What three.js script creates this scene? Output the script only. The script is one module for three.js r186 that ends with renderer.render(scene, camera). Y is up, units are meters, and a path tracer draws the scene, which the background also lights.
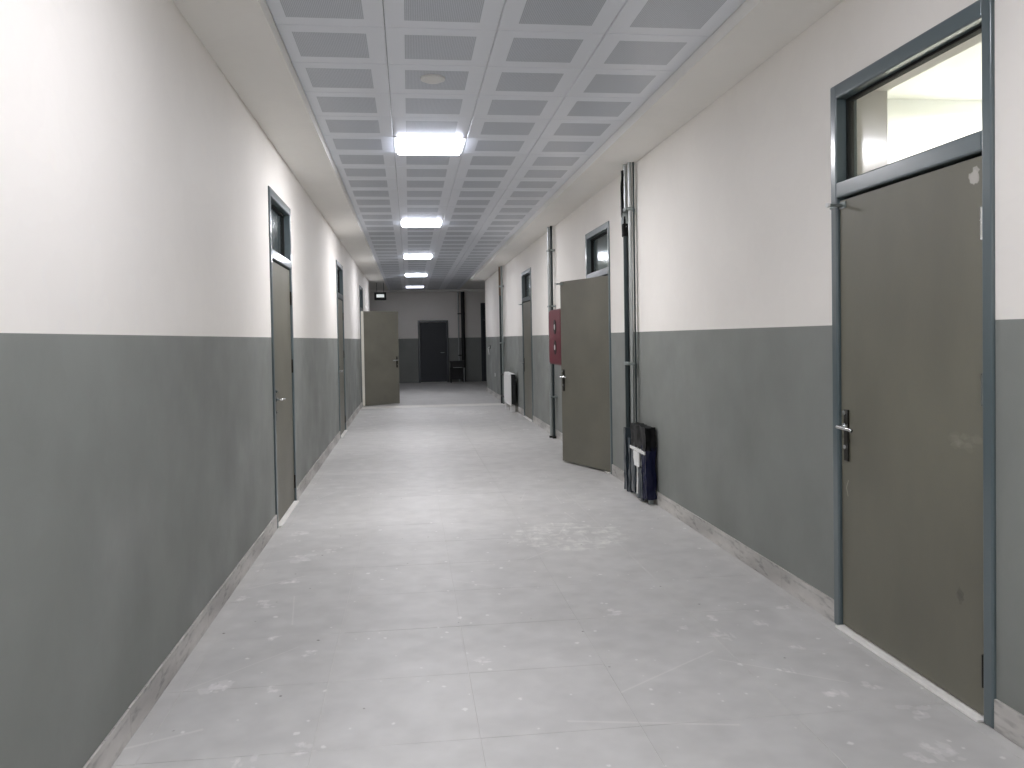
import * as THREE from 'three';
import { RoundedBoxGeometry } from 'three/addons/geometries/RoundedBoxGeometry.js';
import { mergeGeometries } from 'three/addons/utils/BufferGeometryUtils.js';
import { RectAreaLightUniformsLib } from 'three/addons/lights/RectAreaLightUniformsLib.js';

// ------------------------------------------------------------------ camera, light, exposure
const scene = new THREE.Scene();
scene.background = new THREE.Color(0.30, 0.34, 0.40);
const EYE = 1.4555, FOC = 834.9, YAW = 0.1219, PITCH = -0.0245, ROLL = -0.0169;
const camera = new THREE.PerspectiveCamera(2 * Math.atan(384 / FOC) * 180 / Math.PI, 1024 / 768, 0.05, 100);
{
  const f = new THREE.Vector3(Math.sin(YAW) * Math.cos(PITCH), Math.sin(PITCH), -Math.cos(YAW) * Math.cos(PITCH));
  const r = new THREE.Vector3(Math.cos(YAW), 0, Math.sin(YAW));
  const u = new THREE.Vector3().crossVectors(r, f);
  camera.up.copy(r).multiplyScalar(-Math.sin(ROLL)).addScaledVector(u, Math.cos(ROLL));
  camera.position.set(0, EYE, 0);
  camera.lookAt(f.x, EYE + f.y, f.z);
  camera.setViewOffset(1024, 768, 0, 25.64, 1024, 768);      // lens shift: the photograph's verticals hardly converge
}
scene.add(camera);
const renderer = new THREE.WebGLRenderer({ antialias: true });
renderer.toneMapping = THREE.LinearToneMapping;
renderer.toneMappingExposure = 3.2;
renderer.shadowMap.enabled = true;
RectAreaLightUniformsLib.init();
// ceiling panels along the corridor: z of each, radiance of each
const LAMPS = [[2.3824, 20], [-2.4176, 7], [-7.2176, 14], [-12.0176, 12], [-16.8176, 8], [-21.6176, 6], [-26.4176, 1.0]];
const ROOM_LAMP = 65;

// ------------------------------------------------------------------ measures (metres)
const XL = -1.0587, XR = 2.0942, IL = -0.6648, IR = 1.7001, HS = 3.045, HT = 3.115, TOP = 3.285, TH = 0.28;
const DADO = 1.491, ZB = 3.4, ZE = -22.95, ZF = -28.3;

// ------------------------------------------------------------------ helpers
let seed = 7;
const rnd = () => { seed = (seed * 1664525 + 1013904223) >>> 0; return seed / 4294967296; };
const taken = new Map();
function numbered(n) { const k = taken.get(n) || 0; taken.set(n, k + 1); return k ? n + '_' + String(k).padStart(3, '0') : n; }
function shade(o) { o.castShadow = true; o.receiveShadow = true; return o; }
function worldUV(g) {
  const p = g.attributes.position, n = g.attributes.normal, uv = new Float32Array(p.count * 2);
  for (let i = 0; i < p.count; i++) {
    const ax = Math.abs(n.getX(i)), ay = Math.abs(n.getY(i)), az = Math.abs(n.getZ(i));
    if (ax >= ay && ax >= az) { uv[2 * i] = p.getZ(i); uv[2 * i + 1] = p.getY(i); }
    else if (ay >= az) { uv[2 * i] = p.getX(i); uv[2 * i + 1] = p.getZ(i); }
    else { uv[2 * i] = p.getX(i); uv[2 * i + 1] = p.getY(i); }
  }
  g.setAttribute('uv', new THREE.BufferAttribute(uv, 2)); return g;
}
function bx(x0, x1, y0, y1, z0, z1) {
  const g = new THREE.BoxGeometry(x1 - x0, y1 - y0, z1 - z0);
  g.translate((x0 + x1) / 2, (y0 + y1) / 2, (z0 + z1) / 2); return worldUV(g);
}
function rbx(x0, x1, y0, y1, z0, z1, r = 0.004, s = 2) {
  const g = new RoundedBoxGeometry(x1 - x0, y1 - y0, z1 - z0, s, r);
  g.translate((x0 + x1) / 2, (y0 + y1) / 2, (z0 + z1) / 2); return worldUV(g);
}
function tube(pts, r, seg = 10, curve = 0) {
  const c = new THREE.CatmullRomCurve3(pts.map((a) => new THREE.Vector3(...a)), false, 'catmullrom', curve);
  return new THREE.TubeGeometry(c, Math.max(2, (pts.length - 1) * 8), r, seg, false);
}
function cyl(r, x0, y0, z0, x1, y1, z1, seg = 16, r2 = r) {
  const a = new THREE.Vector3(x0, y0, z0), b = new THREE.Vector3(x1, y1, z1), d = b.clone().sub(a), g = new THREE.CylinderGeometry(r2, r, d.length(), seg);
  g.applyQuaternion(new THREE.Quaternion().setFromUnitVectors(new THREE.Vector3(0, 1, 0), d.clone().normalize()));
  g.translate((x0 + x1) / 2, (y0 + y1) / 2, (z0 + z1) / 2); return g;
}
const merged = (list) => (list.length === 1 ? list[0] : mergeGeometries(list.map((g) => (g.index ? g.toNonIndexed() : g))));
function part(name, geo, mat, parent, label) {
  const m = shade(new THREE.Mesh(Array.isArray(geo) ? merged(geo) : geo, mat)); m.name = name; parent.add(m);
  if (label) m.userData.label = label;
  return m;
}
function each(name, geos, mat, parent, label) { for (const g of geos) part(name, g, mat, parent, label); }
function group(name, label, category, pos = [0, 0, 0], turn = 0, extra = {}) {
  const g = new THREE.Group(); g.name = numbered(name); g.position.set(...pos); g.rotation.y = turn;
  g.userData = { label, category, ...extra }; scene.add(g); return g;
}
const setting = { kind: 'structure' };

// ------------------------------------------------------------------ procedural textures
function hash(x, y, s) { let h = (x * 374761393 + y * 668265263 + s * 974711) | 0; h = Math.imul(h ^ (h >>> 13), 1274126177); return ((h ^ (h >>> 16)) >>> 0) / 4294967296; }
function vnoise(x, y, per, s) {
  const xi = Math.floor(x), yi = Math.floor(y), fx = x - xi, fy = y - yi, sx = fx * fx * (3 - 2 * fx), sy = fy * fy * (3 - 2 * fy), w = (a) => ((a % per) + per) % per;
  const a = hash(w(xi) + 57, w(yi) + 113, s), b = hash(w(xi + 1) + 57, w(yi) + 113, s), c = hash(w(xi) + 57, w(yi + 1) + 113, s), d = hash(w(xi + 1) + 57, w(yi + 1) + 113, s);
  return (a + (b - a) * sx) + ((c + (d - c) * sx) - (a + (b - a) * sx)) * sy;
}
function fbm(u, v, base, oct, s) { let t = 0, a = 0.5, f = base; for (let i = 0; i < oct; i++) { t += a * vnoise(u * f, v * f, f, s + i); a *= 0.5; f *= 2; } return t / (1 - Math.pow(0.5, oct)); }
function dataTex(n, fn, srgb, rx, ry = rx) {   // fn(u, v) -> [r, g, b] 0..255 ; rx, ry = metres covered
  const d = new Uint8Array(n * n * 4);
  for (let j = 0; j < n; j++) for (let i = 0; i < n; i++) { const c = fn((i + 0.5) / n, (j + 0.5) / n), k = 4 * (j * n + i); d[k] = c[0]; d[k + 1] = c[1]; d[k + 2] = c[2]; d[k + 3] = 255; }
  const t = new THREE.DataTexture(d, n, n); t.wrapS = t.wrapT = THREE.RepeatWrapping; t.magFilter = THREE.LinearFilter; t.minFilter = THREE.LinearMipmapLinearFilter;
  if (srgb) t.colorSpace = THREE.SRGBColorSpace;
  t.repeat.set(1 / rx, 1 / ry); t.needsUpdate = true; return t;
}
const clamp = (v) => Math.max(0, Math.min(255, v));
const mottled = (r, g, b, amp, base, seed0, metres, n = 512) => dataTex(n, (u, v) => {
  const k = 1 + amp * (fbm(u, v, base, 5, seed0) - 0.5) * 2; return [clamp(r * k), clamp(g * k), clamp(b * k)];
}, true, metres);
const rollerBump = dataTex(512, (u, v) => { const k = fbm(u, v, 32, 4, 91) * 255; return [k, k, k]; }, false, 0.9);
const dadoRough = dataTex(256, (u, v) => { const k = clamp(150 + 70 * (fbm(u, v, 6, 4, 17) - 0.5) * 2); return [k, k, k]; }, false, 2.3);

function canvasTex(w, h, draw, rx, ry) {
  const c = document.createElement('canvas'); c.width = w; c.height = h; draw(c.getContext('2d'), w, h);
  const t = new THREE.CanvasTexture(c); t.wrapS = t.wrapT = THREE.RepeatWrapping; t.colorSpace = THREE.SRGBColorSpace; t.repeat.set(1 / rx, 1 / ry); t.anisotropy = 8; return t;
}
function blob(x, cx, cy, rx, ry, alpha, col, n = 14) {
  x.fillStyle = col; x.globalAlpha = alpha; x.beginPath();
  for (let i = 0; i < n; i++) { const a = i / n * Math.PI * 2, k = 0.6 + 0.7 * rnd(), px = cx + Math.cos(a) * rx * k, py = cy + Math.sin(a) * ry * k; i ? x.lineTo(px, py) : x.moveTo(px, py); }
  x.closePath(); x.fill(); x.globalAlpha = 1;
}

// ------------------------------------------------------------------ materials
const S = (o) => new THREE.MeshStandardMaterial(o), P = (o) => new THREE.MeshPhysicalMaterial(o);
const M = {};
M.plaster = S({ map: mottled(238, 234, 228, 0.02, 4, 3, 2.7), roughness: 0.7, bumpMap: rollerBump, bumpScale: 0.0004 });
M.dado = S({ map: mottled(129, 132, 128, 0.05, 5, 11, 2.1), roughness: 0.95, roughnessMap: dadoRough, bumpMap: rollerBump, bumpScale: 0.0003 });
M.soffit = S({ map: mottled(242, 240, 235, 0.02, 4, 23, 2.3), roughness: 0.75 });
M.roomPlaster = S({ map: mottled(248, 249, 243, 0.02, 4, 29, 2.5), roughness: 0.85 });
M.slab = S({ color: 0x4a4c4c, roughness: 0.95 });
M.grout = S({ color: 0xcac8c4, roughness: 0.95 });
M.screed = S({ color: 0x8d8b87, roughness: 0.95 });
M.frame = P({ color: 0x525f63, roughness: 0.3, clearcoat: 0.6, clearcoatRoughness: 0.15 });
M.darkFrame = P({ color: 0x232c34, roughness: 0.3, clearcoat: 0.6, clearcoatRoughness: 0.15 });
M.gasket = S({ color: 0x101312, roughness: 0.8 });
const leafPaint = (seed0) => dataTex(512, (u, v) => { const k = 1 + 0.1 * (fbm(u, v, 5, 5, seed0) - 0.5) * 2; return [clamp(103 * k), clamp(101 * k), clamp(90 * k)]; }, true, 1.6);
M.leaf = P({ map: leafPaint(41), roughness: 0.5, clearcoat: 0.12, clearcoatRoughness: 0.4 });
M.navyLeaf = P({ color: 0x1a2129, roughness: 0.45 });
M.paleEdge = S({ color: 0xd8d4c8, roughness: 0.6 });
M.chrome = S({ color: 0xd6d8d8, metalness: 1, roughness: 0.18 });
M.bronze = S({ color: 0x2c2b27, metalness: 0.7, roughness: 0.35 });
M.steel = S({ color: 0xb4b8b8, metalness: 0.85, roughness: 0.38 });
M.zinc = S({ color: 0x8f9795, metalness: 0.7, roughness: 0.45 });
M.darkPipe = S({ color: 0x2c3638, metalness: 0.3, roughness: 0.4 });
M.blackRubber = S({ color: 0x111315, roughness: 0.6 });
M.film = P({ color: 0x060709, roughness: 0.38, specularIntensity: 0.35 });
M.navyFilm = P({ color: 0x0c1130, roughness: 0.35, specularIntensity: 0.45 });
M.greyFilm = P({ color: 0x27323a, roughness: 0.35, clearcoat: 0.4, clearcoatRoughness: 0.2 });
M.white = S({ color: 0xe8e8e6, roughness: 0.35 });
M.plasticWhite = S({ color: 0xe4e4e2, roughness: 0.45 });
M.red = P({ color: 0x6c2231, roughness: 0.4, clearcoat: 0.3 });
M.darkRed = P({ color: 0x5c1724, roughness: 0.4 });
M.black = S({ color: 0x0b0c0e, roughness: 0.5 });
M.marble = S({ map: mottled(236, 234, 230, 0.04, 5, 51, 0.8), roughness: 0.35 });
M.glass = P({ color: 0xffffff, transmission: 1, thickness: 0, roughness: 0.16, ior: 1.2 });
M.dustyGlass = P({ color: 0xe6eeec, transmission: 1, thickness: 0, roughness: 0.1, ior: 1.2 });
M.lens = S({ color: 0xf4f6ff, roughness: 0.4, emissive: 0xe8edff, emissiveIntensity: 8 });
M.softLens = S({ color: 0xf4f6ff, roughness: 0.4, emissive: 0xe6ecff, emissiveIntensity: 1.4 });
M.dimLens = S({ color: 0xf0f2f0, roughness: 0.4, emissive: 0xe8f0ee, emissiveIntensity: 0.2 });

// perforated metal ceiling panel: plain border, punched field
const perforated = canvasTex(1024, 1024, (x, w) => {
  x.fillStyle = '#e6eaf1'; x.fillRect(0, 0, w, w);
  const a = Math.round(w * 0.172), b = w - a, pitch = (b - a) / 44;
  x.fillStyle = '#ccd1d9'; x.fillRect(a, a, b - a, b - a);
  x.fillStyle = '#9ca3ac';
  for (let j = 0; j < 44; j++) for (let i = 0; i < 44; i++) { x.beginPath(); x.arc(a + (i + 0.5) * pitch, a + (j + 0.5) * pitch, pitch * 0.36, 0, 7); x.fill(); }
}, 1, 1);
M.panel = P({ map: perforated, roughness: 0.36, clearcoat: 0.25, clearcoatRoughness: 0.3 });
M.panelPlain = P({ color: 0xeceef1, roughness: 0.42, clearcoat: 0.25, clearcoatRoughness: 0.3 });

// floor stoneware: fine grain, cloudy patches, trodden dust and plaster drips (world metres: x -1.2..2.2, z 1.2..-9)
const FX0 = -1.2, FW = 3.4, FZ0 = -9.2, FH = 10.4;
const floorMap = canvasTex(1024, 2048, (x, w, h) => {
  const img = x.createImageData(w, h);
  for (let j = 0; j < h; j++) for (let i = 0; i < w; i++) {
    const u = i / w * FW / 4, v = j / h * FH / 4;                                        // 4 m noise period
    const k = 1 + 0.11 * (fbm(u, v, 5, 5, 61) - 0.5) + 0.10 * (fbm(u, v, 40, 3, 67) - 0.5), q = 4 * (j * w + i);
    img.data[q] = clamp(189 * k); img.data[q + 1] = clamp(188 * k); img.data[q + 2] = clamp(186 * k); img.data[q + 3] = 255;
  }
  x.putImageData(img, 0, 0);
  const px = (X) => (X - FX0) / FW * w, pz = (Z) => (FZ0 + FH - Z) / FH * h, sx = w / FW, sz = h / FH;   // row 0 = top of the canvas = v 1
  for (let i = 0; i < 420; i++) { const X = -1 + 1.1 * 0 + rnd() * 3.05, Z = -9 + rnd() * 8.5, r = 0.004 + 0.012 * rnd() * rnd(); blob(x, px(X), pz(Z), r * sx, r * sz * 1.2, 0.5, '#f0efec', 8); }
  for (let i = 0; i < 60; i++) { const X = -1 + rnd() * 3.05, Z = -9 + rnd() * 8.5, r = 0.003 + 0.004 * rnd(); blob(x, px(X), pz(Z), r * sx, r * sz, 0.8, '#565550', 7); }
  const spots = [[-0.83, -3.61, 0.09], [-0.97, -4.87, 0.05], [-0.83, -4.76, 0.06], [-0.76, -5.13, 0.07], [-0.75, -5.71, 0.1], [-0.57, -5.87, 0.06], [-0.68, -4.18, 0.04], [-0.49, -3.95, 0.04],
    [0.31, -3.73, 0.05], [-0.6, -3.57, 0.04], [1.48, -3.86, 0.08], [1.73, -3.99, 0.05], [1.04, -4.27, 0.06], [1.68, -3.15, 0.06], [1.8, -2.66, 0.08], [1.94, -4.19, 0.05], [1.75, -3.64, 0.04],
    [1.52, -4.1, 0.05], [1.33, -3.99, 0.035], [1.7, -2.62, 0.05], [-0.4, -3.02, 0.05], [-0.6, -2.94, 0.06], [-0.84, -6.46, 0.08], [-0.8, -4.7, 0.05], [1.85, -3.2, 0.05], [1.9, -2.95, 0.07], [1.6, -3.4, 0.03]];
  for (const [X, Z, r] of spots) for (let k = 0; k < 9; k++) blob(x, px(X + (rnd() - 0.5) * r * 1.3), pz(Z + (rnd() - 0.5) * r * 1.6), r * sx * (0.1 + 0.35 * rnd()), r * sz * (0.1 + 0.4 * rnd()), 0.2, '#f4f2ee', 15);
  for (let k = 0; k < 260; k++) { const a = rnd() * 6.28, q = Math.sqrt(rnd()); blob(x, px(1.13 + Math.cos(a) * q * 0.42), pz(-6.0 + Math.sin(a) * q * 0.42), 0.05 * sx * rnd(), 0.05 * sz * rnd(), 0.16, '#f2f0ec', 9); }
  for (let k = 0; k < 26; k++) { x.strokeStyle = '#eae8e4'; x.globalAlpha = 0.25; x.lineWidth = 1 + 2 * rnd(); const X = -0.9 + 2.8 * rnd(), Z = -8.6 + 7.8 * rnd(), L = 0.2 + 0.5 * rnd(), a = rnd() * 3; x.beginPath(); x.moveTo(px(X), pz(Z)); x.lineTo(px(X + Math.cos(a) * L), pz(Z + Math.sin(a) * L)); x.stroke(); x.globalAlpha = 1; }
}, FW, FH);
floorMap.offset.set(-FX0 / FW, -FZ0 / FH);
M.tile = S({ map: floorMap, roughness: 0.5 });
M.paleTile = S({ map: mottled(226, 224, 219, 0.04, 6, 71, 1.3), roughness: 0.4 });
M.skirting = S({ map: dataTex(512, (u, v) => { const k = 1 + 0.16 * (fbm(u, v, 4, 5, 81) - 0.5) * 2 - 0.12 * Math.max(0, fbm(v, u, 16, 3, 83) - 0.58) * 6; return [clamp(186 * k), clamp(183 * k), clamp(179 * k)]; }, true, 1.2, 0.35), roughness: 0.5 });

// ------------------------------------------------------------------ chamfered slab: face up (dir 1) or down (dir -1), uv from a function of x, z
function slabTile(x0, x1, z0, z1, y, t, c, dir, uvf) {
  const pos = [], uv = [], idx = [], q = (a, b, d, e) => {
    const k = pos.length / 3; for (const v of [a, b, d, e]) { pos.push(...v); uv.push(...uvf(v[0], v[2])); }
    dir > 0 ? idx.push(k, k + 1, k + 2, k, k + 2, k + 3) : idx.push(k, k + 2, k + 1, k, k + 3, k + 2);
  };
  const yt = y, yc = y - dir * c, yb = y - dir * t;
  const I = [[x0 + c, yt, z1 - c], [x1 - c, yt, z1 - c], [x1 - c, yt, z0 + c], [x0 + c, yt, z0 + c]], O = [[x0, yc, z1], [x1, yc, z1], [x1, yc, z0], [x0, yc, z0]], B = O.map((v) => [v[0], yb, v[2]]);
  q(...I); for (let i = 0; i < 4; i++) { const j = (i + 1) % 4; q(O[i], O[j], I[j], I[i]); q(B[i], B[j], O[j], O[i]); }
  const g = new THREE.BufferGeometry(); g.setAttribute('position', new THREE.Float32BufferAttribute(pos, 3)); g.setAttribute('uv', new THREE.Float32BufferAttribute(uv, 2)); g.setIndex(idx); g.computeVertexNormals(); return g;
}

// ------------------------------------------------------------------ floor
{
  const floor = group('floor', 'pale grey stoneware tiled corridor floor with dust and plaster drips', 'floor', [0, 0, 0], 0, setting);
  part('screed', bx(-5.6, 8, -0.15, -0.012, ZF - 0.3, ZB + 0.3), M.screed, floor);
  part('joint_filler', [bx(XL, XR, -0.012, -0.0016, ZE, ZB), bx(-5.2, 7.6, -0.012, -0.0016, ZF, ZE)], M.grout, floor);
  const xs = [XL]; for (let x = -0.972; x < XR; x += 0.6) xs.push(x); xs.push(XR);
  const far = [];
  const G = 0.001;
  for (let r = -9; ; r++) {
    const z1 = Math.min(-3.6 - 0.6 * r + 0.6, ZB), z0 = Math.max(-3.6 - 0.6 * r, ZE);
    if (z1 <= ZE + 0.02) break;
    if (z1 - z0 < 0.02) continue;
    for (let c = 0; c + 1 < xs.length; c++) {
      const lift = (rnd() - 0.5) * 0.0008;
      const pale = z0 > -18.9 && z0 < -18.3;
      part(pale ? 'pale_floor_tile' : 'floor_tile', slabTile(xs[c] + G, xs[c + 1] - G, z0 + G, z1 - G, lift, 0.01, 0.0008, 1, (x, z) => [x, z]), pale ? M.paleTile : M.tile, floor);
    }
  }
  for (let x = -5.2; x < 7.6; x += 0.6) for (let z = ZE; z > ZF - 0.1; z -= 0.6) far.push(slabTile(x + G, x + 0.6 - G, z - 0.6 + G, z - G, 0, 0.01, 0.0012, 1, (a, b) => [a, b]));
  const f = part('far_floor_tiles', merged(far), M.tile, floor); f.userData.kind = 'stuff';
  // rooms' floors on both sides
  part('room_floor', bx(XR + TH, 6.5, -0.012, 0, ZE, ZB), M.screed, floor); part('room_floor', bx(-5.2, XL - TH, -0.012, 0, ZE, ZB), M.screed, floor);
}

// ------------------------------------------------------------------ walls with door openings
const DOOR_W = 1.15, DOOR_H = 2.66, BAR0 = 2.108, BAR1 = 2.185;
const rightDoors = [-3.347, -9.12, -14.77], leftDoors = [-7.21, -13.2, -19.03];
function sideWall(name, label, x0, x1, doors) {
  const g = group(name, label, 'wall', [0, 0, 0], 0, setting);
  const cuts = [...doors].sort((a, b) => b - a), low = [], up = []; let z = ZB;
  for (const d of [...cuts, null]) {
    const zn = d === null ? ZE : d + DOOR_W / 2;
    low.push(bx(x0, x1, -0.012, DADO, zn, z)); up.push(bx(x0, x1, DADO, TOP, zn, z));
    if (d !== null) { up.push(bx(x0, x1, DOOR_H, TOP, d - DOOR_W / 2, zn)); z = d - DOOR_W / 2; }
  }
  part('upper_wall', up, M.plaster, g, 'white painted upper wall'); part('painted_dado', low, M.dado, g, 'grey satin painted lower wall');
  return g;
}
sideWall('wall_left', 'long corridor wall, white above grey, with three doors and no pipes', XL - TH, XL, leftDoors);
sideWall('wall_right', 'long corridor wall, white above grey, with pipes, radiators and red cabinet', XR, XR + TH, rightDoors);
function twoTone(name, label, x0, x1, z0, z1, holes = []) {
  const g = group(name, label, 'wall', [0, 0, 0], 0, setting);
  part('upper_wall', bx(x0, x1, DADO, TOP, z0, z1), M.plaster, g); part('painted_dado', bx(x0, x1, -0.012, DADO, z0, z1), M.dado, g);
  return g;
}
twoTone('wall_end', 'dim two-tone wall closing the far end of the corridor', -5.3, 7.8, ZF - 0.2, ZF);
twoTone('wall_back', 'two-tone wall closing the corridor end opposite the far lobby', -5.3, 6.7, ZB, ZB + 0.2);
twoTone('wall_lobby_left', 'two-tone side wall of the far lobby, beyond the left rooms', -5.4, -5.2, ZF, ZE);
twoTone('wall_lobby_right', 'two-tone side wall of the far lobby, beyond the right rooms', 7.6, 7.8, ZF, ZE);
twoTone('wall_lobby_front_left', 'lobby wall returning from the left corridor wall end', -5.2, XL - TH, ZE, ZE + 0.2);
twoTone('wall_lobby_front_right', 'lobby wall returning from the right corridor wall end', XR + TH, 7.6, ZE, ZE + 0.2);
// rooms behind the doors
function room(name, label, x0, x1, z0, z1, mat) {
  const g = group(name, label, 'wall', [0, 0, 0], 0, setting);
  const outer = x0 > 0 ? bx(x1, x1 + 0.2, -0.012, TOP, z0, z1) : bx(x0 - 0.2, x0, -0.012, TOP, z0, z1);
  part('outer_wall', outer, mat, g); part('partition_wall', bx(x0, x1, 0, TOP, z0, z0 + 0.1), mat, g); part('partition_wall', bx(x0, x1, 0, TOP, z1 - 0.1, z1), mat, g);
  part('room_ceiling', bx(x0, x1, TOP - 0.03, TOP - 0.001, z0 + 0.1, z1 - 0.1), mat, g);
  part('inner_lining', x0 > 0 ? liner(x0, x0 + 0.01, z0 + 0.1, z1 - 0.1, rightDoors) : liner(x1 - 0.01, x1, z0 + 0.1, z1 - 0.1, leftDoors), mat, g);
}
function liner(x0, x1, z0, z1, doors) {
  const out = []; let z = z1; const ds = doors.filter((d) => d > z0 && d < z1).sort((a, b) => b - a);
  for (const d of [...ds, null]) { const zn = d === null ? z0 : d + DOOR_W / 2; out.push(bx(x0, x1, 0, TOP, zn, z)); if (d !== null) { out.push(bx(x0, x1, DOOR_H, TOP, d - DOOR_W / 2, zn)); z = d - DOOR_W / 2; } }
  return out;
}
room('wall_room_bright', 'cream walls of the lit room seen through the glazed transom', XR + TH, 6.5, -6.2, ZB, M.roomPlaster);
room('wall_room_ajar', 'walls of the unlit room behind the ajar door', XR + TH, 6.5, -12.0, -6.2, M.roomPlaster);
room('wall_room_far_right', 'walls of the unlit room behind the far door by the radiator', XR + TH, 6.5, ZE + 0.2, -12.0, M.roomPlaster);
room('wall_room_left', 'walls of the unlit room behind the doors of the plain wall', -5.0, XL - TH, -16.0, ZB, M.roomPlaster);
room('wall_room_far_left', 'walls of the unlit room behind the half open door', -5.0, XL - TH, ZE + 0.2, -16.0, M.roomPlaster);

// ------------------------------------------------------------------ ceiling: slab, metal panels; plaster soffits
const lampCells = new Set();
{
  const ceiling = group('ceiling', 'suspended ceiling of square perforated metal panels', 'ceiling', [0, 0, 0], 0, setting);
  part('slab', bx(-5.6, 8, TOP, TOP + 0.2, ZF - 0.3, ZB + 0.3), M.slab, ceiling);
  const cols = [-0.6969, -0.0969, 0.5031, 1.1031], G = 0.0013;
  const z0 = -4.5176;
  for (let r = -13; r < 41; r++) {
    const zn = z0 - 0.6 * r, zf = Math.max(zn - 0.6, ZF + 0.3), zm = zn - 0.3;
    if (zn <= ZF + 0.35) break;
    if (zn > ZB) continue;
    cols.forEach((cx, c) => {
      if (c === 1 && LAMPS.some(([z]) => Math.abs(z - zm) < 0.2)) return;
      const a = Math.max(cx, IL), b = Math.min(cx + 0.6, IR);
      part('ceiling_panel', slabTile(a + G, b - G, zf + G, zn - G, HT + (rnd() - 0.5) * 0.0012, 0.02, 0.005, -1, (x, z) => [(x - cx) / 0.6, (z - zn) / 0.6]), M.panel, ceiling);
    });
  }
  // lobby: plain board beside the panels
  part('lobby_board', bx(-5.2, IL - 0.005, HT, TOP, ZF, ZE), M.soffit, ceiling); part('lobby_board', bx(IR + 0.005, 7.6, HT, TOP, ZF, ZE), M.soffit, ceiling);
}
function trim(name, label, geo) { const g = part(name, geo, M.soffit, scene, label); g.userData.category = 'ceiling trim'; g.userData.kind = 'structure'; }
trim('trim_1', 'plaster soffit band between metal ceiling and the wall without pipes', bx(XL, IL, HS, TOP, ZE, ZB));
trim('trim_2', 'plaster soffit band between metal ceiling and the wall with pipes', bx(IR, XR, HS, TOP, ZE, ZB));
trim('trim_3', 'plaster soffit band across the far end wall', bx(-5.2, 7.6, HS, HT - 0.0005, ZF, ZF + 0.3));

// ------------------------------------------------------------------ skirting
function skirting(name, label, x0, x1, doors) {
  const g = group(name, label, 'skirting', [0, 0, 0], 0, setting);
  const spans = []; let z = ZB; for (const d of [...doors].sort((a, b) => b - a)) { spans.push([d + DOOR_W / 2, z]); z = d - DOOR_W / 2; } spans.push([ZE, z]);
  for (const [a, b] of spans) for (let q = b; q > a + 0.02; q -= 0.6) { const l = Math.max(a, q - 0.6); part('skirting_tile', rbx(x0, x1, 0.001, 0.114 + (rnd() - 0.5) * 0.002, l + 0.001, q - 0.001, 0.002, 1), M.skirting, g); }
}
skirting('baseboard_left', 'mottled stone skirting along the wall without pipes', XL, XL + 0.011, leftDoors);
skirting('baseboard_right', 'mottled stone skirting along the wall with pipes', XR - 0.011, XR, rightDoors);

// ------------------------------------------------------------------ doors: local x along the wall, z into the corridor; hinge at side s
const doorLeafMaps = {};
function leverSet(leaf, s, W, t) {     // leaf local: hinge at 0, runs to -s*W
  const hx = -s * (W - 0.055), f = t;
  part('lock_plate', rbx(hx - 0.02, hx + 0.02, 0.832, 1.082, f, f + 0.009, 0.003), M.bronze, leaf, 'dark long lock plate');
  part('lever_handle', [tube([[hx, 1.0, f + 0.004], [hx, 1.0, f + 0.045], [hx + s * 0.015, 1.0, f + 0.058], [hx + s * 0.115, 0.998, f + 0.058], [hx + s * 0.13, 0.992, f + 0.05]], 0.0085, 10, 0.3).toNonIndexed(), cyl(0.017, hx, 1.0, f + 0.006, hx, 1.0, f + 0.018).toNonIndexed()], M.chrome, leaf, 'chrome lever handle');
  part('key_cylinder', cyl(0.011, hx, 0.9, f + 0.006, hx, 0.9, f + 0.016), M.chrome, leaf);
  part('lock_knob', cyl(0.012, hx, 1.065, f + 0.006, hx, 1.065, f + 0.02), M.chrome, leaf);
}
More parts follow.
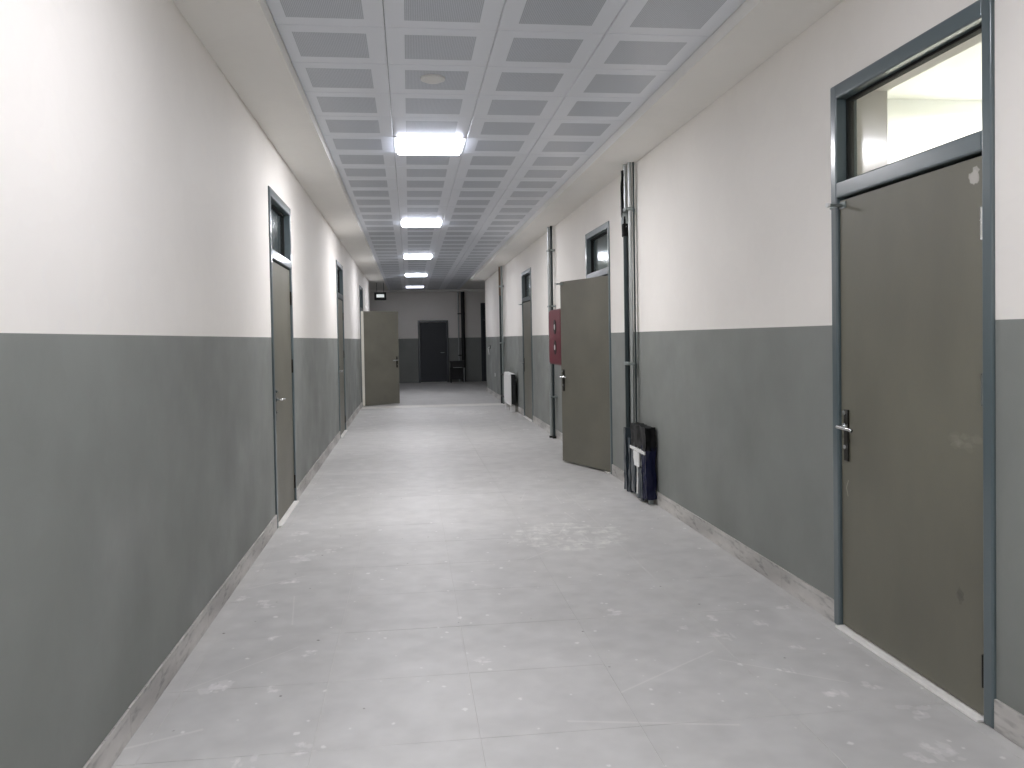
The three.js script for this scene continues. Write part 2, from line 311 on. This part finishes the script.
function door(n, label, pos, turn, s, open, opt = {}) {
  const d = group('door_' + n, label, 'door', pos, turn, setting), w = DOOR_W / 2, F = 0.055, fr = opt.frame || M.frame;
  const zf = 0.014, zb = -0.1;
  part('jamb', rbx(-w, -w + F, 0, DOOR_H, zb, zf, 0.009, 3), fr, d); part('jamb', rbx(w - F, w, 0, DOOR_H, zb, zf, 0.009, 3), fr, d);
  part('head', rbx(-w + F - 0.004, w - F + 0.004, DOOR_H - 0.07, DOOR_H, zb, zf, 0.009, 3), fr, d);
  part('transom_bar', rbx(-w + F - 0.004, w - F + 0.004, BAR0, BAR1, zb, zf, 0.009, 3), fr, d);
  // rebate behind the leaf
  each('door_stop', [bx(-w + F, -w + F + 0.02, 0.02, BAR0, zb, -0.052), bx(w - F - 0.02, w - F, 0.02, BAR0, zb, -0.052), bx(-w + F + 0.02, w - F - 0.02, BAR0 - 0.02, BAR0, zb, -0.052)], M.gasket, d);
  each('transom_glazing_bead', [bx(-w + F, w - F, BAR1, BAR1 + 0.012, -0.075, -0.04), bx(-w + F, w - F, 2.578, 2.59, -0.075, -0.04), bx(-w + F, -w + F + 0.012, BAR1 + 0.012, 2.578, -0.075, -0.04), bx(w - F - 0.012, w - F, BAR1 + 0.012, 2.578, -0.075, -0.04)], M.gasket, d);
  part('transom_pane', bx(-w + F + 0.002, w - F - 0.002, BAR1 + 0.005, 2.585, -0.060, -0.056), n === 1 ? M.glass : M.dustyGlass, d, 'clear glass transom pane');
  each('reveal_lining', [bx(-w, -w + 0.012, 0.013, DOOR_H, -TH, zb), bx(w - 0.012, w, 0.013, DOOR_H, -TH, zb), bx(-w + 0.012, w - 0.012, DOOR_H - 0.012, DOOR_H, -TH, zb)], M.plaster, d);
  part('threshold', rbx(-w + F, w - F, 0.001, 0.012, -TH, 0.036, 0.002, 1), M.marble, d, 'white marble threshold');
  const W = DOOR_W - 2 * F - 0.012, t = 0.044;
  const geo = rbx(s > 0 ? -W : 0, s > 0 ? 0 : W, 0.018, 2.095, 0, t, 0.002, 1);
  const leaf = part('leaf', geo, opt.leaf || M.leaf, d, opt.leafLabel); leaf.position.set(s * (W / 2), 0, -0.046); leaf.rotation.y = s * open;
  leverSet(leaf, s, W, t);
  for (const [y, m] of [[0.19, M.bronze], [1.235, opt.hinge || M.chrome], [1.845, opt.hinge || M.chrome]]) part('hinge', cyl(0.0085, s * 0.001, y - 0.06, t + 0.006, s * 0.001, y + 0.06, t + 0.006, 10), m, leaf);
  if (opt.bolt) {
    const ex = -s * W;
    part('top_bolt', [cyl(0.006, ex + s * 0.03, 2.07, t + 0.012, ex - s * 0.06, 2.068, t + 0.016, 8), bx(Math.min(ex, ex + s * 0.06), Math.max(ex, ex + s * 0.06), 2.055, 2.085, t, t + 0.006), cyl(0.008, ex + s * 0.03, 2.07, t + 0.006, ex + s * 0.03, 2.07, t + 0.075, 8)], M.zinc, leaf, 'small steel bolt sticking past the leaf corner');
    part('bolt_cap', cyl(0.011, ex + s * 0.03, 2.07, t + 0.07, ex + s * 0.03, 2.07, t + 0.085, 10), M.white, leaf);
  }
  if (opt.paleEdge) part('edge_strip', bx(s > 0 ? -0.11 : 0.045, s > 0 ? -0.045 : 0.11, 0.02, 2.093, t, t + 0.0015), M.paleEdge, leaf, 'pale strip painted on the face as the lit hinge edge');  // pale colour on the leaf face stands in for the lit hinge edge
  return d;
}
// leaf of the near door: scuffs, a torn sticker
const scuffed = canvasTex(512, 1024, (x, w, h) => {
  const img = x.createImageData(w, h);
  for (let j = 0; j < h; j++) for (let i = 0; i < w; i++) { const k = 1 + 0.09 * (fbm(i / w, j / h, 4, 5, 43) - 0.5) * 2, q = 4 * (j * w + i); img.data[q] = clamp(106 * k); img.data[q + 1] = clamp(104 * k); img.data[q + 2] = clamp(91 * k); img.data[q + 3] = 255; }
  x.putImageData(img, 0, 0);
  const px = (u) => (1.048 + u) / 1.048 * w, py = (y) => (2.12 - y) / 2.12 * h;       // u = -1.048..0 from the lock edge to the hinge
  for (let k = 0; k < 9; k++) blob(x, px(-0.058 + (rnd() - 0.5) * 0.035), py(2.035 + (rnd() - 0.5) * 0.035), 9, 10, 0.8, '#b5b2aa', 10);
  for (let k = 0; k < 16; k++) blob(x, px(-0.11 + (rnd() - 0.5) * 0.14), py(1.03 + (rnd() - 0.5) * 0.05), 8 + 14 * rnd(), 4 + 5 * rnd(), 0.09, '#a3a198', 10);
  x.strokeStyle = '#b0ada2'; x.globalAlpha = 0.6; x.lineWidth = 3; x.beginPath(); x.moveTo(px(-0.965), py(0.74)); x.lineTo(px(-0.985), py(0.7)); x.lineTo(px(-0.97), py(0.66)); x.stroke(); x.globalAlpha = 1;
  for (let k = 0; k < 3; k++) blob(x, px(-0.14), py(0.42 + 0.01 * k), 10, 12, 0.25, '#3f4038', 10);
}, 1.048, 2.12);
M.scuffed = P({ map: scuffed, roughness: 0.5, clearcoat: 0.12, clearcoatRoughness: 0.4 });
const R = -Math.PI / 2, L = Math.PI / 2;
door(1, 'closed olive grey door with bright glazed transom beside the floor-to-ceiling pipes', [XR, 0, rightDoors[0]], R, 1, 0, { leaf: M.scuffed, bolt: true });
door(2, 'olive grey door standing ajar in front of the red cabinet', [XR, 0, rightDoors[1]], R, 1, 0.35, { bolt: true });
door(3, 'closed olive grey door between the red cabinet and the white radiator', [XR, 0, rightDoors[2]], R, 1, 0, { bolt: true });
door(4, 'closed olive grey door opposite the plastic-wrapped radiator', [XL, 0, leftDoors[0]], L, 1, 0, { hinge: M.bronze });
door(5, 'closed olive grey door opposite the red cabinet', [XL, 0, leftDoors[1]], L, 1, 0, { hinge: M.bronze });
door(6, 'olive grey door half open into the corridor on the wall without pipes', [XL, 0, leftDoors[2]], L, -1, 0.95, { paleEdge: true });

// ------------------------------------------------------------------ ceiling lamps (each panel glows and carries its own light)
function ceilingLamp(z, I, label) {
  const g = group('ceiling_light', label, 'ceiling light', [0.2031, HT, z], 0, { group: 'square panel lights of the metal ceiling' }), a = 0.2975, b = 0.272;
  part('frame', [bx(-a, -b, -0.004, 0.03, -a, a), bx(b, a, -0.004, 0.03, -a, a), bx(-b, b, -0.004, 0.03, -a, -b), bx(-b, b, -0.004, 0.03, b, a)], M.plasticWhite, g);
  part('diffuser', rbx(-b + 0.001, b - 0.001, -0.026, 0.02, -b + 0.001, b - 0.001, 0.012, 3), I > 5 ? M.lens : M.softLens, g, 'glowing white diffuser');
  const l = new THREE.RectAreaLight(0xfffaf4, I, 0.54, 0.54); l.name = 'lamp_light'; l.position.y = -0.0275; l.rotation.x = -Math.PI / 2; g.add(l);
}
const lampPlace = ['close to the wall opposite the lobby', 'over the door with lit transom', 'beside the top of the wrapped pipes', 'level with the red cabinet', 'level with the white radiator', 'by the end of the plaster soffits', 'over the far lobby'];
LAMPS.forEach(([z, I], i) => ceilingLamp(z, I, 'square white panel light in metal ceiling ' + lampPlace[i]));
{
  const g = group('unseen_tube_light', 'unseen white tube light put in to brighten the lit room', 'ceiling light', [4.9, TOP - 0.084, -5.3], Math.PI / 2);  // unseen lamp, put in to light the room behind the glazed transom
  part('housing', rbx(-0.11, 0.11, -0.02, 0.05, -0.62, 0.62, 0.008), M.plasticWhite, g); part('diffuser', rbx(-0.09, 0.09, -0.04, -0.02, -0.6, 0.6, 0.008), M.lens, g);
  const l = new THREE.RectAreaLight(0xfffdf2, ROOM_LAMP, 0.18, 1.2); l.name = 'lamp_light'; l.position.y = -0.046; l.rotation.x = -Math.PI / 2; g.add(l);
}
{
  const g = group('smoke_detector', 'round white smoke detector on a perforated ceiling panel', 'detector', [0.18, HT, -5.365]);
  part('base', cyl(0.078, 0, 0, 0, 0, -0.012, 0, 32), M.plasticWhite, g); part('sensor_dome', new THREE.LatheGeometry([[0, -0.03], [0.03, -0.029], [0.05, -0.024], [0.06, -0.012]].map((a) => new THREE.Vector2(...a)), 28), M.plasticWhite, g);
}
{
  const g = group('emergency_light', 'small black-framed emergency light hanging under the lobby ceiling', 'emergency light', [-0.81, 0, -24.5]);
  part('housing', rbx(-0.17, 0.17, 2.61, 2.84, -0.04, 0.04, 0.012), M.black, g); part('lens', rbx(-0.11, 0.11, 2.69, 2.78, 0.035, 0.05, 0.008), M.dimLens, g, 'dimly glowing white lens');
  each('hanger', [cyl(0.006, -0.1, 2.83, 0, -0.1, HT, 0, 8), cyl(0.006, 0.1, 2.83, 0, 0.1, HT, 0, 8)], M.black, g);
}

// ------------------------------------------------------------------ crumpled film over a box
function crumple(x0, x1, y0, y1, z0, z1, amp, n, sd) {
  const g = new THREE.BoxGeometry(x1 - x0, y1 - y0, z1 - z0, n, n * 2, n), p = g.attributes.position;
  const cx = (x0 + x1) / 2, cy = (y0 + y1) / 2, cz = (z0 + z1) / 2;
  for (let i = 0; i < p.count; i++) {
    const x = p.getX(i) + cx, y = p.getY(i) + cy, z = p.getZ(i) + cz;
    const k = (f, s) => { const X = x * 17 * f + z * 25 * f, Y = y * 6 * f - z * 9 * f; return Math.abs(vnoise(X + 50, Y + 50, 997, s) - 0.5) * 2 - 0.5; };
    p.setXYZ(i, x + amp * (k(1, sd) + 0.5 * k(2.3, sd + 5)), y + amp * 0.8 * k(1.2, sd + 1), z + amp * (k(1, sd + 2) + 0.4 * k(2.1, sd + 3)));
  }
  g.computeVertexNormals(); return g;
}

// ------------------------------------------------------------------ heating pipes and radiators on the right wall
{
  const g = group('riser_pipes', 'pair of floor-to-ceiling heating pipes, one in torn dark wrapping, by the wrapped radiator', 'pipes', [XR - 0.002, 0, -7.6]);
  part('wrapped_pipe', cyl(0.025, -0.075, 0.002, 0, -0.075, 2.42, 0, 14), M.darkPipe, g, 'dark sleeve on the thicker pipe');
  part('bare_pipe', cyl(0.02, -0.075, 2.4, 0, -0.075, HS - 0.002, 0, 14), M.steel, g);
  each('torn_wrapping', [crumple(-0.102, -0.048, 2.38, 2.56, -0.027, 0.027, 0.012, 6, 3), crumple(-0.106, -0.072, 2.56, 2.995, -0.03, 0.012, 0.012, 6, 9)], M.film, g, 'torn black film');
  part('foil_collar', crumple(-0.108, -0.042, 2.5, 2.6, -0.03, 0.03, 0.014, 6, 21), M.steel, g, 'crumpled shiny foil');
  part('return_pipe', cyl(0.018, -0.06, 0.002, 0.1, -0.06, HS - 0.002, 0.1, 14), M.steel, g);
  part('thin_pipe', cyl(0.008, -0.03, 0.3, 0.12, -0.03, HS - 0.002, 0.12, 10), M.darkPipe, g);
  for (const y of [1.2, 2.62]) part('pipe_clamp', [rbx(-0.104, -0.03, y - 0.015, y + 0.015, -0.03, 0.122, 0.004), bx(-0.05, 0, y - 0.008, y + 0.008, 0.04, 0.056)], M.zinc, g);
  each('foot_wrapping', [crumple(-0.108, -0.04, 0.02, 0.6, -0.036, 0.034, 0.013, 6, 31), crumple(-0.095, -0.028, 0.02, 0.52, 0.062, 0.138, 0.014, 6, 37)], M.greyFilm, g, 'dark grey film at the pipe feet');
  each('branch_pipe', [tube([[-0.06, 0.57, 0.1], [-0.055, 0.57, 0.14], [-0.05, 0.57, 0.185]], 0.012, 10), tube([[-0.075, 0.14, 0.0], [-0.06, 0.14, 0.1], [-0.05, 0.14, 0.185]], 0.012, 10)], M.zinc, g);
}
{
  const g = group('wrapped_radiator', 'low radiator wrapped in crumpled black and navy plastic film beside the pipes', 'radiator', [XR - 0.002, 0, -7.165]);
  part('body', rbx(-0.075, -0.02, 0.1, 0.62, -0.23, 0.23, 0.01), M.white, g);
  for (let i = 0; i < 7; i++) part('panel_rib', rbx(-0.083, -0.073, 0.13, 0.58, -0.222 + i * 0.065, -0.185 + i * 0.065, 0.004), M.white, g);
  part('top_film', crumple(-0.105, -0.012, 0.47, 0.665, -0.235, 0.245, 0.016, 12, 41), M.film, g, 'black plastic film');
  part('end_film', crumple(-0.1, -0.012, 0.05, 0.5, 0.11, 0.24, 0.016, 12, 47), M.navyFilm, g, 'navy plastic film');
  each('hanging_film', [crumple(-0.1, -0.072, 0.05, 0.5, -0.235, -0.12, 0.014, 8, 53), crumple(-0.1, -0.072, 0.02, 0.3, -0.02, 0.11, 0.014, 8, 59)], M.greyFilm, g, 'grey film hanging in strips');
  part('paper_sheet', [crumple(-0.108, -0.1, 0.3, 0.43, -0.12, 0.05, 0.014, 8, 61), crumple(-0.108, -0.1, 0.06, 0.32, -0.06, -0.015, 0.014, 8, 62)], M.white, g, 'white paper patch with a hanging strip');
  part('tape_band', crumple(-0.116, -0.108, 0.435, 0.462, -0.23, 0.24, 0.008, 10, 63), M.plasticWhite, g, 'pale tape band');
  each('foot', [bx(-0.07, -0.03, 0.001, 0.12, -0.2, -0.17), bx(-0.07, -0.03, 0.001, 0.12, 0.17, 0.2)], M.zinc, g);
}
{
  const g = group('riser_pipes', 'pair of steel floor-to-ceiling pipes next to the red cabinet', 'pipes', [XR - 0.002, 0, -11.87]);
  part('pipe', cyl(0.024, -0.07, 0.002, -0.05, -0.07, HS, -0.05, 14), M.steel, g); part('pipe', cyl(0.017, -0.05, 0.002, 0.05, -0.05, HS, 0.05, 14), M.darkPipe, g);
  for (const y of [0.6, 1.9, 2.7]) part('pipe_clamp', rbx(-0.1, 0, y - 0.012, y + 0.012, -0.08, 0.075, 0.004), M.zinc, g);
  each('floor_collar', [cyl(0.036, -0.07, 0.001, -0.05, -0.07, 0.03, -0.05, 16), cyl(0.03, -0.05, 0.001, 0.05, -0.05, 0.03, 0.05, 16)], M.bronze, g);
}
{
  const g = group('riser_pipes', 'pair of dark floor-to-ceiling pipes feeding the white radiator', 'pipes', [XR - 0.002, 0, -18.45]);
  part('pipe', cyl(0.024, -0.07, 0.002, -0.05, -0.07, HS, -0.05, 14), M.darkPipe, g); part('pipe', cyl(0.02, -0.05, 0.002, 0.12, -0.05, HS, 0.12, 14), M.zinc, g);
  part('bare_top', cyl(0.027, -0.07, 2.4, -0.05, -0.07, HS, -0.05, 14), S({ color: 0x6b5545, roughness: 0.7 }), g, 'rusty upper pipe end');
  for (const y of [1.35, 2.6]) part('pipe_clamp', rbx(-0.1, 0, y - 0.014, y + 0.014, -0.08, 0.145, 0.004), M.zinc, g);
  each('branch_pipe', [tube([[-0.06, 0.66, 0.12], [-0.09, 0.66, 0.2], [-0.09, 0.66, 1.195]], 0.014, 10), tube([[-0.07, 0.18, -0.05], [-0.09, 0.18, 0.2], [-0.09, 0.18, 1.195]], 0.014, 10)], M.blackRubber, g);
  each('valve', [cyl(0.03, -0.09, 0.62, 1.05, -0.09, 0.74, 1.05, 14), cyl(0.03, -0.09, 0.15, 1.05, -0.09, 0.22, 1.05, 14)], M.blackRubber, g);
}
{
  const g = group('radiator', 'white panel radiator with shade painted black into its open end under the dark pipes', 'radiator', [XR - 0.002, 0, -16.7]);
  part('front_panel', rbx(-0.155, -0.135, 0.13, 0.74, -0.55, 0.55, 0.008), M.white, g, 'white front panel');
  for (let i = 0; i < 16; i++) part('panel_rib', rbx(-0.161, -0.15, 0.17, 0.7, -0.525 + i * 0.0675, -0.49 + i * 0.0675, 0.004), M.white, g);
  part('rear_panel', rbx(-0.07, -0.052, 0.13, 0.74, -0.55, 0.55, 0.006), M.black, g, 'rear panel with the gap shade painted in black');
  part('fins', bx(-0.134, -0.071, 0.16, 0.71, -0.53, 0.545), M.black, g);  // fins and rear panel are black to paint the shade inside the gap
  part('top_grille', rbx(-0.15, -0.055, 0.741, 0.755, -0.55, 0.55, 0.004), M.white, g);
  each('foot', [rbx(-0.15, -0.05, 0.001, 0.13, -0.42, -0.38, 0.004), rbx(-0.15, -0.05, 0.001, 0.13, 0.38, 0.42, 0.004)], M.white, g);
  each('wall_bracket', [bx(-0.053, 0, 0.6, 0.64, -0.4, -0.37), bx(-0.053, 0, 0.6, 0.64, 0.37, 0.4)], M.zinc, g);
}
{
  const g = group('hose_cabinet', 'dark red wall cabinet with two round emblems behind the ajar door', 'cabinet', [XR - 0.002, 0, -10.95]);
  part('body', rbx(-0.165, 0, 1.09, 1.825, -0.45, 0.45, 0.006), M.darkRed, g);
  const dr = part('cabinet_door', rbx(-0.178, -0.166, 1.11, 1.805, -0.435, 0.435, 0.005), M.red, g);
  for (const y of [1.59, 1.32]) { part('emblem_ring', cyl(0.095, -0.178, y, 0.05, -0.184, y, 0.05, 28), M.black, dr, 'black round emblem'); part('emblem_disc', cyl(0.036, -0.184, y, 0.05, -0.187, y, 0.05, 24), M.white, dr, 'pale emblem centre'); }
  part('latch', rbx(-0.19, -0.178, 1.42, 1.48, -0.4, -0.37, 0.003), M.chrome, dr);
}
{
  const g = group('switch_box', 'dark round wiring box with dangling wire near the wall end', 'wiring box', [XR, 1.23, -21.7]);
  part('box', cyl(0.055, 0.02, 0, 0, -0.012, 0, 0, 20), M.black, g); part('wire', tube([[-0.012, 0, 0.01], [-0.06, -0.03, 0.03], [-0.05, -0.12, 0.04], [-0.04, -0.2, 0.05]], 0.007, 8, 0.5), M.white, g, 'pale dangling wire');
}
{
  const g = group('wall_socket', 'white wall socket low on the grey wall near the wall end', 'socket', [XR, 0.55, -20.55]);
  part('cover_plate', rbx(-0.012, 0, -0.042, 0.042, -0.042, 0.042, 0.004), M.plasticWhite, g); part('socket_well', cyl(0.02, -0.0125, 0, 0, -0.0135, 0, 0, 18), M.zinc, g);
}

// ------------------------------------------------------------------ far end wall
{
  const d = group('door_7', 'dark navy steel door in the far end wall', 'door', [0.80, 0, ZF], 0, setting), w = 0.51;
  part('jamb', rbx(-w, -w + 0.07, 0, 2.09, -0.02, 0.06, 0.012, 3), M.darkFrame, d); part('jamb', rbx(w - 0.07, w, 0, 2.09, -0.02, 0.06, 0.012, 3), M.darkFrame, d); part('head', rbx(-w + 0.068, w - 0.068, 2.02, 2.09, -0.02, 0.06, 0.012, 3), M.darkFrame, d);
  const leaf = part('leaf', rbx(-w + 0.072, w - 0.072, 0.012, 2.017, -0.01, 0.04, 0.003, 1), M.navyLeaf, d);
  part('lever_handle', tube([[0.36, 1.0, 0.04], [0.36, 1.0, 0.09], [0.24, 1.0, 0.09]], 0.01, 8, 0), M.zinc, leaf);
  part('threshold', rbx(-w + 0.07, w - 0.07, 0.001, 0.012, 0.0, 0.09, 0.002, 1), M.marble, d);
}
{
  const d = group('door_8', 'tall dark door in the end wall past the wall corner', 'door', [2.98, 0, ZF], 0, setting), w = 0.56;
  part('jamb', rbx(-w, -w + 0.06, 0, DOOR_H, -0.02, 0.05, 0.01, 2), M.darkFrame, d); part('jamb', rbx(w - 0.06, w, 0, DOOR_H, -0.02, 0.05, 0.01, 2), M.darkFrame, d); part('head', rbx(-w + 0.058, w - 0.058, DOOR_H - 0.06, DOOR_H, -0.02, 0.05, 0.01, 2), M.darkFrame, d);
  part('transom_bar', rbx(-w + 0.058, w - 0.058, 2.083, 2.15, -0.02, 0.05, 0.01, 2), M.darkFrame, d); part('transom_panel', bx(-w + 0.058, w - 0.058, 2.15, DOOR_H - 0.06, -0.01, 0.015), M.navyLeaf, d);
  part('leaf', rbx(-w + 0.062, w - 0.062, 0.012, 2.08, -0.01, 0.035, 0.003, 1), M.navyLeaf, d);
}
{
  const g = group('riser_pipes', 'thick black vertical pipe on the far end wall by the small table', 'pipes', [1.81, 0, ZF + 0.002]);
  part('pipe', cyl(0.065, 0, 0.002, 0.085, 0, HS, 0.085, 18), M.black, g); part('pipe', cyl(0.022, -0.15, 0.002, 0.04, -0.15, HS, 0.04, 12), M.steel, g);
  for (const y of [0.9, 2.3]) part('pipe_clamp', rbx(-0.18, 0.075, y - 0.015, y + 0.015, 0, 0.1, 0.004), M.bronze, g);
}
{
  const g = group('side_table', 'small black table standing against the end wall beside the navy door', 'table', [1.56, 0, ZF + 0.46]);
  part('table_top', rbx(-0.24, 0.26, 0.68, 0.72, -0.22, 0.22, 0.008), M.black, g); part('modesty_panel', rbx(-0.21, 0.2, 0.1, 0.68, -0.2, -0.18, 0.003), M.black, g);
  part('drawer', rbx(-0.22, 0.23, 0.5, 0.68, -0.19, 0.205, 0.006), M.black, g); part('drawer_pull', rbx(-0.14, 0.16, 0.5, 0.515, 0.206, 0.216, 0.003), M.steel, g, 'pale metal drawer strip');
  for (const [x, z] of [[-0.21, 0.19], [0.22, 0.19], [-0.21, -0.17], [0.22, -0.17]]) part('leg', cyl(0.017, x, 0.001, z, x, 0.5, z, 10), z > 0 && x > 0 ? M.steel : M.black, g);
}

renderer.render(scene, camera);
